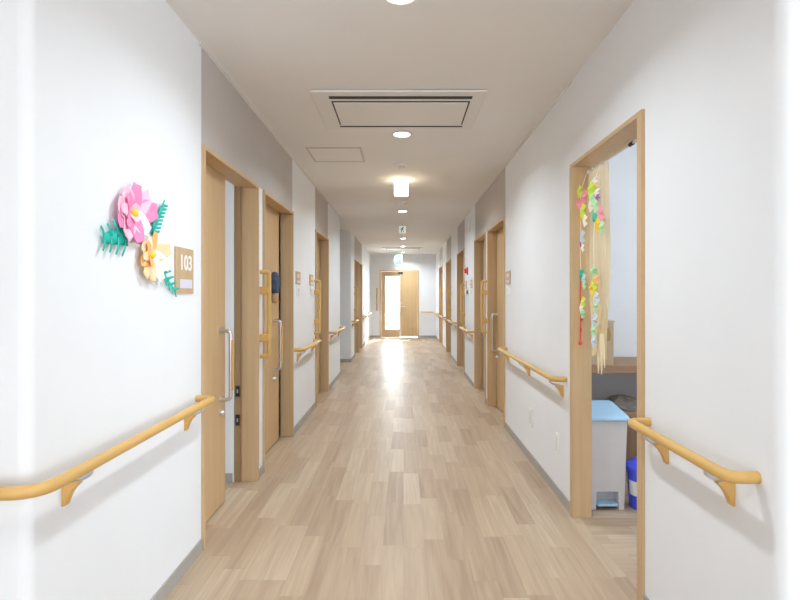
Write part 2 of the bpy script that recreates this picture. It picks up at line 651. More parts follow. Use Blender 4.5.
# darker stop and strike plates on the far jamb of the nearest door
mb = MB().box(XL - 0.100, XL - 0.142, 3.60, 3.64, 0, FH)
mb.build('door_stop', wood('dark_stop_wood', (0.30, 0.19, 0.095), (0.35, 0.225, 0.115)), d1)
for z in (0.42, 0.615):
    pl = MB().box(XL - 0.106, XL - 0.132, 3.592, 3.602, z - 0.036, z + 0.036).build('strike_plate', M_BLACK, d1)
    MB().box(XL - 0.114, XL - 0.124, 3.590, 3.593, z - 0.012, z + 0.012).build('strike_hole', M_STEEL, pl)
d2 = door(-1, *LD[1], leaf=(3.82, 4.665), handle=4.46)
lf2 = [c for c in d2.children if c.name.startswith('door_leaf')][0]
for z in (0.43, 0.63):
    MB().box(XL - 0.082, XL - 0.09, 3.93, 3.96, z - 0.045, z + 0.045).build('latch_plate', M_BLACK, lf2)
MB().box(XL - 0.05, XL - 0.09, 3.845, 3.89, 0.012, 0.05).build('floor_guide', M_WHITE, lf2, bevel=0.006)
door(-1, *LD[2], leaf=(6.07, 6.93), handle=6.16)
door(-1, *LD[3], leaf=(10.9, 11.66), handle=11.0)
door(-1, *LD[4], leaf=(11.88, 12.70), handle=11.98)
door(1, *RD[0], deep=0.096, cw=0.043)
door(1, *RD[1], leaf=(5.11, 6.05), handle=6.0)
door(1, *RD[2], leaf=(6.29, 7.10), handle=6.4)
door(1, *RD[3], leaf=(8.49, 9.50), handle=8.6)
door(1, *RD[4], leaf=(10.89, 11.95), handle=11.0)
door(1, *RD[5], leaf=(13.24, 14.30), handle=13.35)

# glazed double door at the end of the corridor
root = bpy.data.objects.new('door_%d' % (door_n[0] + 1), None)
root.location = (-0.125, YE, 0)
COL.objects.link(root)
struct(root)
mb = MB()
fw = 0.035
y0, y1 = YE - 0.02, YE + 0.12
mb.box(FDX0, FDX0 + fw, y0, y1, 0, FDT)
mb.box(FDX1 - fw, FDX1, y0, y1, 0, FDT)
mb.box(FDX0 + fw, FDX1 - fw, y0, y1, FDT - fw, FDT)
mb.build('door_frame', M_WOOD, root, bevel=0.002)
ly0, ly1 = YE + 0.005, YE + 0.045
ax, bx = FDX0 + fw + 0.003, -0.105
mb = MB()
gx0, gx1, gz0, gz1 = -0.545, -0.13, 0.24, 1.84
mb.box(ax, gx0, ly0, ly1, 0.008, FDT - fw - 0.004)
mb.box(gx1, bx, ly0, ly1, 0.008, FDT - fw - 0.004)
mb.box(gx0, gx1, ly0, ly1, 0.008, gz0)
mb.box(gx0, gx1, ly0, ly1, gz1, FDT - fw - 0.004)
lf = mb.build('glazed_leaf', M_WOOD, root)
MB().box(gx0 - 0.004, gx1 + 0.004, YE + 0.022, YE + 0.028, gz0 - 0.004, gz1 + 0.004).build('glass_pane', M_GLASS, lf)
rf = MB().box(bx + 0.004, FDX1 - fw - 0.003, ly0, ly1, 0.028, FDT - fw - 0.004).build('solid_leaf', M_LEAF, root)
h = MB().lathe([(0, 0), (0.022, 0), (0.022, 0.008), (0.009, 0.01), (0.009, 0.05), (0, 0.05)], (-0.06, ly0, 0.93), (0, -1, 0), 14)
h.tube([(-0.06, ly0 - 0.045, 0.93), (0.05, ly0 - 0.045, 0.93)], 0.009, 10)
h.build('lever_handle', M_STEEL, rf)
MB().lathe([(0, 0.012), (0.018, 0.012), (0.02, 0), (0, 0)], (-0.06, ly0, 1.04), (0, -1, 0), 14).build('lock_cylinder', M_STEEL, rf)
mb = MB().box(-0.16, -0.02, ly0 - 0.045, ly0, FDT - fw - 0.075, FDT - fw - 0.02)
mb.build('door_closer', M_BLACK, root)

# ------------------------------------------------------------------ handrails
ZR, RR, OFF = 0.762, 0.0172, 0.08


def bracket(parent, xw, s, y):
    """s = +1 when the corridor lies toward +x"""
    def X(d): return xw + s * d
    poly = [(X(0), 0.716), (X(0.052), 0.716), (X(0.047), 0.706), (X(0.034), 0.694), (X(0.022), 0.676), (X(0.014), 0.656), (X(0.010), 0.644), (X(0), 0.642)]
    b = MB().prism(poly, 'y', y - 0.013, y + 0.013).build('bracket_cover', M_BRACK, parent, bevel=0.002)
    path = rounded([(X(0.018), y, 0.717), (X(0.060), y, 0.722), (X(OFF), y, 0.737), (X(OFF), y, ZR - RR + 0.002)], 0.018, 5)
    MB().tube(path, 0.0085, 10, flat=0.75).build('bracket_arm', M_GREYMETAL, b)


def handrail(side, ya, yb, brackets, label, near_return=True, far_return=True, group='wooden handrails along the corridor walls'):
    xw = XL if side < 0 else XR
    s = 1 if side < 0 else -1
    xr = xw + s * OFF
    root = thing('handrail', (xw, (ya + yb) / 2, ZR), label, 'handrail', group)
    pts = []
    if near_return: pts.append((xw, ya, ZR))
    pts += [(xr, ya, ZR), (xr, yb, ZR)]
    if far_return: pts.append((xw, yb, ZR))
    MB().tube(rounded(pts, 0.05), RR, 16).build('rail', M_RAIL, root)
    for y in brackets: bracket(root, xw, s, y)
    return root


# nearest on the left: turns the rounded corner into the lobby
root = thing('handrail', (XL, 2.0, ZR), 'long yellow wooden handrail wrapping the left corner below the paper flowers', 'handrail', 'wooden handrails along the corridor walls')
MB().tube(rounded([(-1.9, YLOB, ZR), (-1.9, YLOB - OFF, ZR), (XL + OFF, YLOB - OFF, ZR), (XL + OFF, 2.575, ZR), (XL, 2.575, ZR)], 0.085, 9), RR, 16).build('rail', M_RAIL, root)
for y in (1.57, 2.44): bracket(root, XL, 1, y)
handrail(-1, 4.88, 5.9, (5.0, 5.8), 'short wooden handrail on the left wall just past the second doorway')
handrail(-1, 7.15, 8.3, (7.3, 8.15), 'wooden handrail on the left wall between the third doorway and the side opening')
handrail(-1, 10.2, 10.78, (10.3, 10.7), 'short wooden handrail on the left wall beyond the side opening')
handrail(-1, 12.9, 15.1, (13.05, 14.0, 14.9), 'wooden handrail on the brightly lit left wall near the end door')
handrail(1, 1.46, 2.10, (1.57, 1.96), 'short yellow wooden handrail on the right wall nearest the camera, before the open doorway')
handrail(1, 3.17, 4.98, (3.24, 4.09, 4.9), 'wooden handrail on the right wall between the curtained doorway and the next door')
handrail(1, 7.32, 8.36, (7.45, 8.2), 'wooden handrail on the right wall under the red alarm lamp')
handrail(1, 9.64, 10.74, (9.75, 10.6), 'wooden handrail on the right wall, the fourth one from the camera')
handrail(1, 12.1, 13.08, (12.2, 12.95), 'wooden handrail on the right wall before the last right-hand door')
root = thing('handrail', (XR, 15.2, ZR), 'wooden handrail in the far right corner, turning onto the end wall', 'handrail', 'wooden handrails along the corridor walls')
MB().tube(rounded([(XR, 14.45, ZR), (XR - OFF, 14.45, ZR), (XR - OFF, YE - OFF, ZR), (0.54, YE - OFF, ZR), (0.54, YE, ZR)], 0.06), RR, 14).build('rail', M_RAIL, root)
for y in (14.6, 15.5): bracket(root, XR, -1, y)


def grab_bar(side, y, label, z0=0.835, z1=1.425):
    xw = XL if side < 0 else XR
    s = 1 if side < 0 else -1
    xr = xw + s * 0.062
    root = thing('grab_bar', (xw, y, z0), label, 'grab bar', 'vertical wooden grab bars beside the doors')
    MB().tube(rounded([(xw, y, z0), (xr, y, z0), (xr, y, z1), (xw, y, z1)], 0.022), 0.0150, 14).build('bar', M_RAILZ, root)
    for z in (z0 + 0.13, z1 - 0.13):
        MB().box(xw, xr, y - 0.022, y + 0.022, z - 0.026, z + 0.026).build('bracket', M_BRACK, root, bevel=0.004)


grab_bar(-1, 3.72, 'yellow vertical grab bar on the white post between the first two left doors')
grab_bar(-1, 5.97, 'yellow vertical grab bar on the left wall at the third left door')
grab_bar(-1, 10.8, 'vertical grab bar on the left wall beyond the side opening')
grab_bar(1, 6.17, 'yellow vertical grab bar on the right wall post between two neighbouring doors')
grab_bar(1, 8.40, 'yellow vertical grab bar on the right wall beyond the red alarm lamp')
grab_bar(1, 10.80, 'vertical grab bar beside the second-last door on the right wall')
grab_bar(1, 13.15, 'vertical grab bar beside the last door on the right wall')
root = thing('grab_bar', (-0.79, YE, 0.82), 'vertical wooden grab bar on the end wall left of the glazed door', 'grab bar', 'vertical wooden grab bars beside the doors')
MB().tube(rounded([(-0.79, YE, 0.82), (-0.79, YE - 0.06, 0.82), (-0.79, YE - 0.06, 1.48), (-0.79, YE, 1.48)], 0.022), 0.022, 12).build('bar', M_RAILZ, root)

# ------------------------------------------------------------------ wall signs, switches, outlets


def wall_box(mbx, side, y0, y1, z0, z1, d0, d1):
    xw = XL if side < 0 else XR
    s = 1 if side < 0 else -1
    return mbx.box(xw + s * d0, xw + s * d1, y0, y1, z0, z1)


root = thing('room_sign', (XL, 2.43, 1.37), 'tan room sign reading 103 beside the paper flowers', 'sign', 'tan room number signs')
wall_box(MB(), -1, 2.322, 2.517, 1.27, 1.475, 0, 0.009).build('sign_plate', M_SIGN, root, bevel=0.0015)
text_part('room_number', '103', 0.094, M_WHITE, root, (XL + 0.0095, 2.427, 1.405), (0, 1, 0), (0, 0, 1))
wall_box(MB(), -1, 2.362, 2.495, 1.293, 1.333, 0.009, 0.0115).build('name_strip', M_LAV, root)


def small_sign(side, y, label, box_label, box=True):
    r = thing('room_sign', (XL if side < 0 else XR, y, 1.42), label, 'sign', 'tan room number signs')
    wall_box(MB(), side, y - 0.1, y + 0.1, 1.365, 1.485, 0, 0.009).build('sign_plate', M_SIGN, r, bevel=0.0015)
    wall_box(MB(), side, y - 0.06, y + 0.06, 1.378, 1.402, 0.009, 0.0115).build('name_strip', M_LAV, r)
    wall_box(MB(), side, y - 0.055, y + 0.055, 1.428, 1.462, 0.009, 0.0105).build('number_panel', mat('faded_number', (0.72, 0.62, 0.48), 0.5), r)
    if box:
        r = thing('wall_switch', (XL if side < 0 else XR, y, 1.3), box_label, 'switch', 'white switch plates under the room signs')
        wall_box(MB(), side, y - 0.06, y + 0.06, 1.268, 1.352, 0, 0.010).build('cover_plate', M_WHITE, r, bevel=0.002)
        wall_box(MB(), side, y - 0.025, y + 0.025, 1.29, 1.33, 0.010, 0.016).build('rocker', M_ACW, r, bevel=0.002)


small_sign(-1, 5.03, 'tan sign on the left wall just past the second left doorway', 'white switch plate on the left wall past the second left doorway')
small_sign(-1, 5.76, 'tan sign on the left wall close to the third left doorway', 'white switch plate close to the third left doorway')
small_sign(1, 4.92, 'tan sign on the right wall above the middle handrail', 'white switch plate on the right wall above the middle handrail')
small_sign(1, 7.60, 'tan sign on the right wall, nearer of two below the red alarm lamp', 'white switch plate on the right wall, nearer of two below the red alarm lamp')
small_sign(1, 8.28, 'tan sign on the right wall, farther of two below the red alarm lamp', 'white switch plate on the right wall, farther of two below the red alarm lamp')

r = thing('wall_outlet', (XR, 4.05, 0.33), 'white wall outlet low on the right wall, the farther of two plates', 'outlet')
wall_box(MB(), 1, 4.0, 4.1, 0.27, 0.40, 0, 0.008).build('cover_plate', M_WHITE, r, bevel=0.002)
wall_box(MB(), 1, 4.02, 4.08, 0.29, 0.38, 0.008, 0.011).build('socket_face', M_ACW, r)
r = thing('wall_outlet', (XR, 3.34, 0.33), 'narrow white wall plate low on the right wall, nearer the curtained doorway', 'outlet')
wall_box(MB(), 1, 3.31, 3.37, 0.27, 0.395, 0, 0.010).build('cover_plate', M_WHITE, r, bevel=0.003)
wall_box(MB(), 1, 3.325, 3.355, 0.29, 0.375, 0.010, 0.013).build('socket_face', M_ACW, r)

M_RED = mat('alarm_red', (0.62, 0.015, 0.03), 0.35)
r = thing('fire_alarm', (XR, 8.05, 1.63), 'red fire alarm lamp on the right wall', 'fire alarm')
MB().lathe([(0, 0), (0.062, 0), (0.062, 0.014), (0.045, 0.018), (0, 0.026)], (XR, 8.05, 1.63), (-1, 0, 0), 24).build('alarm_base', M_RED, r)
MB().lathe([(0.036, 0.015), (0.036, 0.035), (0.03, 0.05), (0, 0.055)], (XR, 8.05, 1.63), (-1, 0, 0), 24).build('alarm_lamp', mat('alarm_lens', (0.75, 0.05, 0.08), 0.15), r)
r = thing('alarm_button', (XR, 7.98, 1.31), 'small dark call button plate below the red alarm lamp', 'button')
wall_box(MB(), 1, 7.94, 8.02, 1.26, 1.36, 0, 0.012).build('cover_plate', M_GREYMETAL, r, bevel=0.002)
MB().lathe([(0, 0.03), (0.026, 0.028), (0.028, 0.012)], (XR, 7.98, 1.31), (-1, 0, 0), 18).build('push_button', M_BLACK, r)
r = wall_box(MB(), 1, 7.82, 7.94, 2.18, 2.36, 0, 0.03).build('wall_speaker', M_WALL, None, bevel=0.01)
tag(r, 'small white speaker box high on the right wall above the red alarm lamp', 'speaker')

# dark blue ornament hanging on the second left door
r = thing('door_ornament', (XL - 0.09, 4.36, 1.33), 'dark blue round ornament with brown base hanging on the second left door', 'ornament')
oy, ox = 4.36, XL - 0.052
mb = MB().lathe([(0.0, 0.10), (0.05, 0.092), (0.085, 0.06), (0.098, 0.0), (0.09, -0.05), (0.06, -0.075), (0.0, -0.08)], (ox, oy, 1.355), (0, 0, 1), 22)
mb.v = [(ox + (p[0] - ox) * 0.38, p[1], p[2]) for p in mb.v]
mb.build('blue_cap', noisy('navy_felt', (0.02, 0.03, 0.055), (0.07, 0.10, 0.15), scale=30, rough=0.9), r)
mb = MB().lathe([(0.0, 0.02), (0.05, 0.015), (0.062, -0.03), (0.04, -0.06), (0, -0.065)], (ox, oy, 1.262), (0, 0, 1), 20)
mb.v = [(ox + (p[0] - ox) * 0.5, p[1], p[2]) for p in mb.v]
mb.build('brown_base', noisy('tan_felt', (0.35, 0.20, 0.10), (0.5, 0.32, 0.18), scale=40, rough=0.9), r)

# ------------------------------------------------------------------ ceiling fittings
LIGHT_Y = [2.19, 4.09, 5.96, 7.83, 9.70, 11.57, 13.44, 15.3]
ORD = ['nearest', 'second', 'third', 'fourth', 'fifth', 'sixth', 'seventh', 'farthest']
for i, y in enumerate(LIGHT_Y):
    r = thing('downlight', (-0.012, y, H), '%s of the round recessed ceiling downlights along the corridor' % ORD[i], 'ceiling light', 'round ceiling downlights')
    MB().lathe([(0.062, 0.0), (0.078, 0.0), (0.078, -0.006), (0.066, -0.009), (0.060, -0.004), (0.060, 0.0)], (-0.012, y, H), (0, 0, 1), 32).build('trim_ring', M_WHITE, r)
    MB().lathe([(0.0, -0.005), (0.045, -0.005), (0.0595, -0.003), (0.0595, -0.0005), (0, -0.0005)], (-0.012, y, H), (0, 0, 1), 32).build('lens', M_LENS, r)
    ld = bpy.data.lights.new('downlight_lamp', 'AREA')
    ld.shape = 'DISK'
    ld.size = 0.11
    ld.energy = 14.5 if i < 6 else 22
    ld.color = (0.81, 0.915, 1.0)
    ld.spread = math.radians(150)
    lo = bpy.data.objects.new('downlight_lamp', ld)
    lo.location = (0, 0, -0.02)
    lo.parent = r
    COL.objects.link(lo)


LOBBY_FILL = [(-0.012, 0.32, 'unseen downlight added in the lobby to brighten the near corridor walls'), (-2.2, -1.6, 'unseen fill downlight added on the left of the lobby'), (2.2, -1.6, 'unseen fill downlight added on the right of the lobby')]  # unseen lamps added to lighten the near corridor walls
SRC = [o for o in COL.objects if o.name == 'downlight'][0]
for x, y, lb in LOBBY_FILL:
    q = SRC.copy()
    COL.objects.link(q)
    q.location = (x, y, H)
    q['label'] = lb
    for ch in list(SRC.children):
        k = ch.copy()
        COL.objects.link(k)
        k.parent = q
        if k.type == 'LIGHT':
            k.data = k.data.copy()
            k.data.energy = 8


def air_conditioner(y, label):
    cx = -0.03
    r = thing('air_conditioner', (cx, y, H), label, 'air conditioner', 'ceiling cassette air conditioners')
    MB().box(cx - 0.535, cx + 0.535, y, y + 0.72, H - 0.018, H - 0.002).build('panel', M_ACW, r, bevel=0.006)
    MB().box(cx - 0.43, cx + 0.455, y + 0.068, y + 0.115, H - 0.0185, H - 0.003).build('air_slot', M_DARK, r)
    MB().box(cx - 0.43, cx + 0.455, y + 0.640, y + 0.668, H - 0.0185, H - 0.003).build('air_slot', M_DARK, r)
    MB().box(cx - 0.425, cx + 0.45, y + 0.150, y + 0.612, H - 0.0185, H - 0.003).build('grille_gap', M_DARK, r)
    MB().box(cx - 0.415, cx + 0.44, y + 0.172, y + 0.606, H - 0.023, H - 0.005).build('intake_grille', M_ACW, r, bevel=0.004)
    MB().box(cx - 0.42, cx + 0.445, y + 0.086, y + 0.091, H - 0.012, H - 0.005).build('louver', M_ACW, r)


air_conditioner(3.20, 'large white ceiling cassette air conditioner near the camera')
air_conditioner(13.75, 'distant white ceiling cassette air conditioner near the end door')

r = thing('access_panel', (-0.58, 4.7, H), 'square framed ceiling access panel left of the air conditioner', 'access panel')
mb = MB()
x0, x1, y0, y1 = -0.82, -0.355, 4.46, 4.93
t = 0.016
for q in ((x0, x1, y0, y0 + t), (x0, x1, y1 - t, y1), (x0, x0 + t, y0 + t, y1 - t), (x1 - t, x1, y0 + t, y1 - t)):
    mb.box(*q, H - 0.006, H)
mb.build('panel_frame', mat('panel_frame_grey', (0.52, 0.50, 0.47), 0.5), r)
MB().box(x0 + t, x1 - t, y0 + t, y1 - t, H - 0.003, H).build('panel_board', M_CEIL, r)


def detector(y, x, rad, label):
    r = thing('smoke_detector', (x, y, H), label, 'smoke detector')
    MB().lathe([(0, 0), (rad, 0), (rad, -0.012), (rad * 0.86, -0.02), (rad * 0.8, -0.02), (0, -0.02)], (x, y, H), (0, 0, 1), 26).build('detector_base', M_WHITE, r)
    MB().lathe([(rad * 0.62, -0.018), (rad * 0.6, -0.034), (rad * 0.4, -0.044), (0, -0.046)], (x, y, H), (0, 0, 1), 24).build('detector_head', M_ACW, r)


detector(5.05, -0.02, 0.062, 'white round smoke detector on the ceiling before the glowing box lamp')
detector(7.05, -0.01, 0.06, 'white round smoke detector on the ceiling behind the glowing box lamp')

# glowing box lamp, exit sign boxes
r = thing('hanging_light', (-0.02, 5.72, H), 'glowing warm white box lamp hanging under the ceiling', 'ceiling light')
MB().box(-0.075, 0.03, 5.685, 5.755, H - 0.018, H).build('mount', M_WHITE, r)
MB().box(-0.098, 0.052, 5.69, 5.75, 2.332, H - 0.018).build('lit_body', M_GLOW, r, bevel=0.008)

M_EXITW = mat('exit_sign_white', (0.9, 0.95, 0.92), 0.4, emit=(0.95, 1.0, 0.97), estr=0.35)
M_EXITG = mat('exit_sign_green', (0.03, 0.55, 0.30), 0.4, emit=(0.10, 0.85, 0.50), estr=0.4)
M_EXITD = mat('exit_sign_dark_figure', (0.02, 0.10, 0.06), 0.5)


def exit_sign(y, cx, z0, z1, wd, label, body, fig, plate=None):
    r = thing('exit_sign', (cx, y, z1), label, 'exit sign')
    if z1 < H - 0.01:
        MB().tube([(cx, y + 0.02, z1), (cx, y + 0.02, H)], 0.008, 10).build('hanger', M_WHITE, r)
    MB().box(cx - wd / 2, cx + wd / 2, y, y + 0.04, z0, z1).build('sign_box', M_WHITE, r, bevel=0.004)
    MB().box(cx - wd / 2 + 0.006, cx + wd / 2 - 0.006, y - 0.002, y + 0.001, z0 + 0.006, z1 - 0.006).build('sign_face', body, r)
    hh = z1 - z0
    zc = (z0 + z1) / 2

    def P(q): return [(cx + a * hh * (1.0 if plate else 1.3), zc + b * hh * (1.0 if plate else 1.12)) for a, b in q]
    if plate:
        MB().prism(P([(-0.36, -0.38), (0.08, -0.38), (0.08, 0.38), (-0.36, 0.38)]), 'y', y - 0.0045, y - 0.001).build('doorway_mark', plate, r)
    g = MB()
    head = [(0.07 + 0.085 * math.cos(t * PI / 5), 0.27 + 0.085 * math.sin(t * PI / 5)) for t in range(10)]
    g.prism(P(head), 'y', y - 0.007, y - 0.003)
    g.prism(P([(-0.06, 0.17), (0.08, 0.17), (0.02, -0.06), (-0.10, -0.06)]), 'y', y - 0.007, y - 0.003)
    g.prism(P([(-0.10, -0.04), (0.0, -0.04), (-0.10, -0.36), (-0.20, -0.36)]), 'y', y - 0.007, y - 0.003)
    g.prism(P([(-0.04, -0.02), (0.03, -0.05), (0.16, -0.16), (0.12, -0.34), (0.05, -0.33), (0.07, -0.18)]), 'y', y - 0.007, y - 0.003)
    g.prism(P([(0.05, 0.16), (0.20, 0.02), (0.17, -0.03), (0.03, 0.08)]), 'y', y - 0.007, y - 0.003)
    g.prism(P([(-0.05, 0.16), (-0.20, 0.10), (-0.24, -0.04), (-0.18, -0.05), (-0.14, 0.05), (-0.04, 0.07)]), 'y', y - 0.007, y - 0.003)
    g.build('running_figure', fig, r)
    return r


exit_sign(9.4, -0.02, 2.355, 2.49, 0.125, 'white lit exit sign with dark running figure hung at mid corridor', M_EXITW, M_EXITD)
exit_sign(15.4, -0.17, 2.20, 2.44, 0.24, 'green lit exit sign with white figure above the end door', M_EXITG, M_EXITG, M_EXITW)


# ------------------------------------------------------------------ paper flowers and leaves on the left wall
def wl(px, py):
    """point on the left wall seen at a photograph pixel -> (along the wall, height)"""
    y = F * (-XL) / (VX - px)
    return y, EYE + (VY - py) * y / F


def petal(root, c, tip, width, material, lift=0.03, curl=0.02, base=0.007, shape=0.62):
    (cy, cz), (ty, tz) = c, tip
    d = Vector((ty - cy, tz - cz))
    n = Vector((-d.y, d.x)).normalized()

    def fn(u, v):
        prof = 0.18 + 0.82 * math.sin(PI * min(1, v ** shape * 0.86)) if v < 0.999 else 0.62
        s = (u - 0.5) * width * prof
        y = cy + d.x * v + n.x * s
        z = cz + d.y * v + n.y * s
        x = XL + base + lift * math.sin(v * PI * 0.62) + curl * v * v + 0.16 * abs(u - 0.5) * width * prof * (0.4 + 0.6 * v)
        return (x, y, z)
    MB().grid(fn, 8, 12).build('petal', material, root, solid=0.0014)


c = wl(129, 213)
root = thing('paper_flower', (XL, c[0], c[1]), 'large pink paper flower with yellow centre on the left wall', 'paper flower')
for (px, py, wd, m_) in ((130, 184, 0.085, P_PINK), (143, 196, 0.085, P_LPINK), (151, 211, 0.085, P_PINK), (143, 233, 0.075, P_PALE),
                         (133, 243, 0.085, P_PINK), (119, 236, 0.085, P_LPINK), (111, 220, 0.08, P_PINK), (111, 203, 0.08, P_LPINK), (117, 190, 0.085, P_LPINK)):
    petal(root, c, wl(px, py), wd * 1.12, m_, lift=0.009, curl=0.008)
for k in range(5):
    a = 2 * PI * k / 5 + 0.6
    petal(root, (c[0] - 0.01, c[1]), (c[0] - 0.05 + 0.06 * math.cos(a), c[1] + 0.055 * math.sin(a)), 0.05, (P_LPINK, P_PINK)[k % 2], lift=0.013, curl=0.006, base=0.012)
MB().lathe([(0, 0.034), (0.010, 0.031), (0.0165, 0.022), (0.0165, 0.012), (0.010, 0.004)], (XL, c[0], c[1]), (1, 0, 0), 18).build('flower_centre', P_YELLOW, root)

c = wl(148, 255)
root = thing('paper_flower', (XL, c[0], c[1]), 'peach and orange paper flower on the left wall near the 103 sign', 'paper flower')
for (px, py, wd, m_) in ((150, 232, 0.05, P_ORANGE), (165, 249, 0.07, P_PEACH), (163, 267, 0.07, P_CREAM), (157, 281, 0.075, P_CREAM),
                         (147, 282, 0.06, P_PEACH), (139, 276, 0.07, P_PEACH), (135, 262, 0.065, P_ORANGE), (136, 245, 0.065, P_PEACH), (142, 236, 0.05, P_CREAM)):
    petal(root, c, wl(px, py), wd, m_, lift=0.008, curl=0.007)
for k in range(4):
    a = 2 * PI * k / 4 + 0.3
    petal(root, (c[0] - 0.01, c[1]), (c[0] - 0.045 + 0.05 * math.cos(a), c[1] + 0.045 * math.sin(a)), 0.04, (P_PEACH, P_ORANGE)[k % 2], lift=0.012, curl=0.005, base=0.010)
MB().lathe([(0, 0.030), (0.008, 0.028), (0.014, 0.02), (0.014, 0.011), (0.008, 0.004)], (XL, c[0], c[1]), (1, 0, 0), 18).build('flower_centre', P_YELLOW, root)


def strip(mb, pts, w0, w1, x0, x1):
    """paper strip along wall points (y,z), width w0->w1, distance off the wall x0->x1"""
    n = len(pts)
    vs, fs = [], []
    for i, p in enumerate(pts):
        t = i / (n - 1)
        a = Vector(pts[max(0, i - 1)])
        b = Vector(pts[min(n - 1, i + 1)])
        d = (b - a).normalized()
        nn = Vector((-d.y, d.x))
        ww = w0 + (w1 - w0) * t
        x = XL + x0 + (x1 - x0) * t
        for s in (-0.5, 0.5):
            vs.append((x, p[0] + nn.x * ww * s, p[1] + nn.y * ww * s))
    for i in range(n - 1):
        fs.append((2 * i, 2 * i + 1, 2 * i + 3, 2 * i + 2))
    mb.add(vs, fs, 0, True)


def fern(label, a, b, lobes, width, lobe_len, lobe_w, blade_w, blunt=None):
    a, b = Vector(wl(*a)), Vector(wl(*b))
    root = thing('paper_leaf', (XL, a.x, a.y), label, 'paper leaf')
    mb = MB()
    d = (b - a)
    n = Vector((-d.y, d.x)).normalized()
    L_ = d.length
    dn = d.normalized()
    strip(mb, [tuple(a + d * (i / 6)) for i in range(7)], blade_w, blade_w * 0.45, 0.008, 0.012)
    for i in range(lobes):
        t = 0.12 + 0.85 * i / (lobes - 1)
        p = a + d * t
        for s in (-1, 1):
            ll = lobe_len * (1 - 0.45 * t)
            pts = [tuple(p + n * s * ll * q + dn * (0.25 * q * q * ll + 0.5 * ll * q * q)) for q in (0, 0.33, 0.66, 1.0)]
            strip(mb, pts, lobe_w, lobe_w * 0.6, 0.010, 0.020)
    if blunt:
        strip(mb, [tuple(a - dn * 0.01), tuple(a + dn * blunt * 0.5), tuple(a + dn * blunt)], blade_w * 1.2, blade_w * 2.0, 0.014, 0.02)
    mb.build('leaf_blade', P_TEAL, root, solid=0.0014)


fern('teal paper leaf with bent strips left of the pink paper flower', (125, 236), (100, 238), 4, 0.1, 0.070, 0.015, 0.072)
fern('teal serrated paper leaf pointing up right of the pink paper flower', (149, 234), (161, 204), 8, 0.03, 0.030, 0.014, 0.032)
fern('small teal paper leaf below the peach paper flower', (160, 272), (172, 291), 4, 0.03, 0.040, 0.014, 0.022)

# ------------------------------------------------------------------ the curtained doorway on the right
XC = 1.045
r = thing('curtain_rod', (XC, 2.6, 1.972), 'slim white tension rod at the top of the right doorway', 'curtain rod')
MB().tube([(XC, 2.18, 1.955), (XC, 3.02, 1.955)], 0.0055, 12).build('rod', M_WHITE, r)
for y, y2 in ((2.18, 2.20), (3.0, 3.02)):
    MB().tube([(XC, y, 1.955), (XC, y2, 1.955)], 0.011, 12).build('end_cap', M_WHITE, r)
MB().tube([(XC, 2.425, 1.955), (XC, 2.46, 1.955)], 0.0095, 12).build('joint_collar', M_BLACK, r)

r = thing('sheer_curtain', (XC, 2.88, 1.955), 'sheer beige curtain gathered on the rod in the right doorway', 'curtain')


def cur(u, v):
    z = 1.948 - v * 1.0
    wfull = 0.30
    k = 1.0 if v < 0.45 else 1.0 - 0.36 * min(1, (v - 0.45) / 0.5) ** 1.4
    cy = 2.872 - 0.035 * v
    y = cy + (u - 0.5) * wfull * k + 0.012 * math.sin(9 * v + 3 * u) * v
    x = XC + 0.010 * math.sin(u * 2 * PI * 5.5 + 1.2 * math.sin(4 * v)) * (0.7 + 0.7 * v) - 0.006 * v
    if v > 0.9:
        z -= 0.02 * math.sin(u * 23)
    return (x, y, z)


MB().grid(cur, 72, 48).build('cloth', M_SHEER, r)
mb = MB()
for k in range(7):
    y = 2.725 + 0.016 * k
    pts = [(XC - 0.016 - 0.004 * (k % 3), y + 0.012 * math.sin(k * 2.1) * q + (2.78 - y) * (1 - q) * 0.5, 1.06 - 0.17 * q - 0.02 * (k % 3) * q) for q in (0, 0.3, 0.6, 1.0)]
    mb.tube(pts, [0.010, 0.011, 0.010, 0.004], 8, flat=0.4)
mb.build('frayed_tail', paper('pale_cloth', (0.80, 0.68, 0.46)), r)


def scrap(parent, name, x, y, z, size, material, rot, kind='leaf'):
    """one folded paper piece hanging on a string"""
    cs, sn = math.cos(rot), math.sin(rot)
    if kind == 'leaf':
        out = [(0, -1.0), (0.42, -0.45), (0.55, 0.1), (0.30, 0.65), (0, 1.0), (-0.30, 0.65), (-0.55, 0.1), (-0.42, -0.45)]
    elif kind == 'bird':
        out = [(0, -0.9), (0.35, -0.2), (1.0, 0.25), (0.45, 0.45), (0.1, 0.95), (-0.15, 0.4), (-0.9, 0.65), (-0.5, -0.1)]
    else:
        out = [(0.5 * math.cos(t * PI / 5) * (1.5 if t % 2 else 0.9), 0.5 * math.sin(t * PI / 5) * (1.5 if t % 2 else 0.9)) for t in range(10)]
    size *= 1.35
    vs = [(x - 0.012 * size / 0.03, y, z)]
    for i, (a, b) in enumerate(out):
        a2, b2 = a * cs - b * sn, a * sn + b * cs
        vs.append((x + (0.008 if i % 2 else -0.004) * size / 0.03, y + a2 * size, z + b2 * size))
    n = len(out)
    fs = [(0, 1 + i, 1 + (i + 1) % n) for i in range(n)]
    MB().add(vs, fs).build(name, material, parent, solid=0.0016)


def pick(px, py, x):
    y = F * x / (px - VX)
    return y, EYE + (VY - py) * y / F


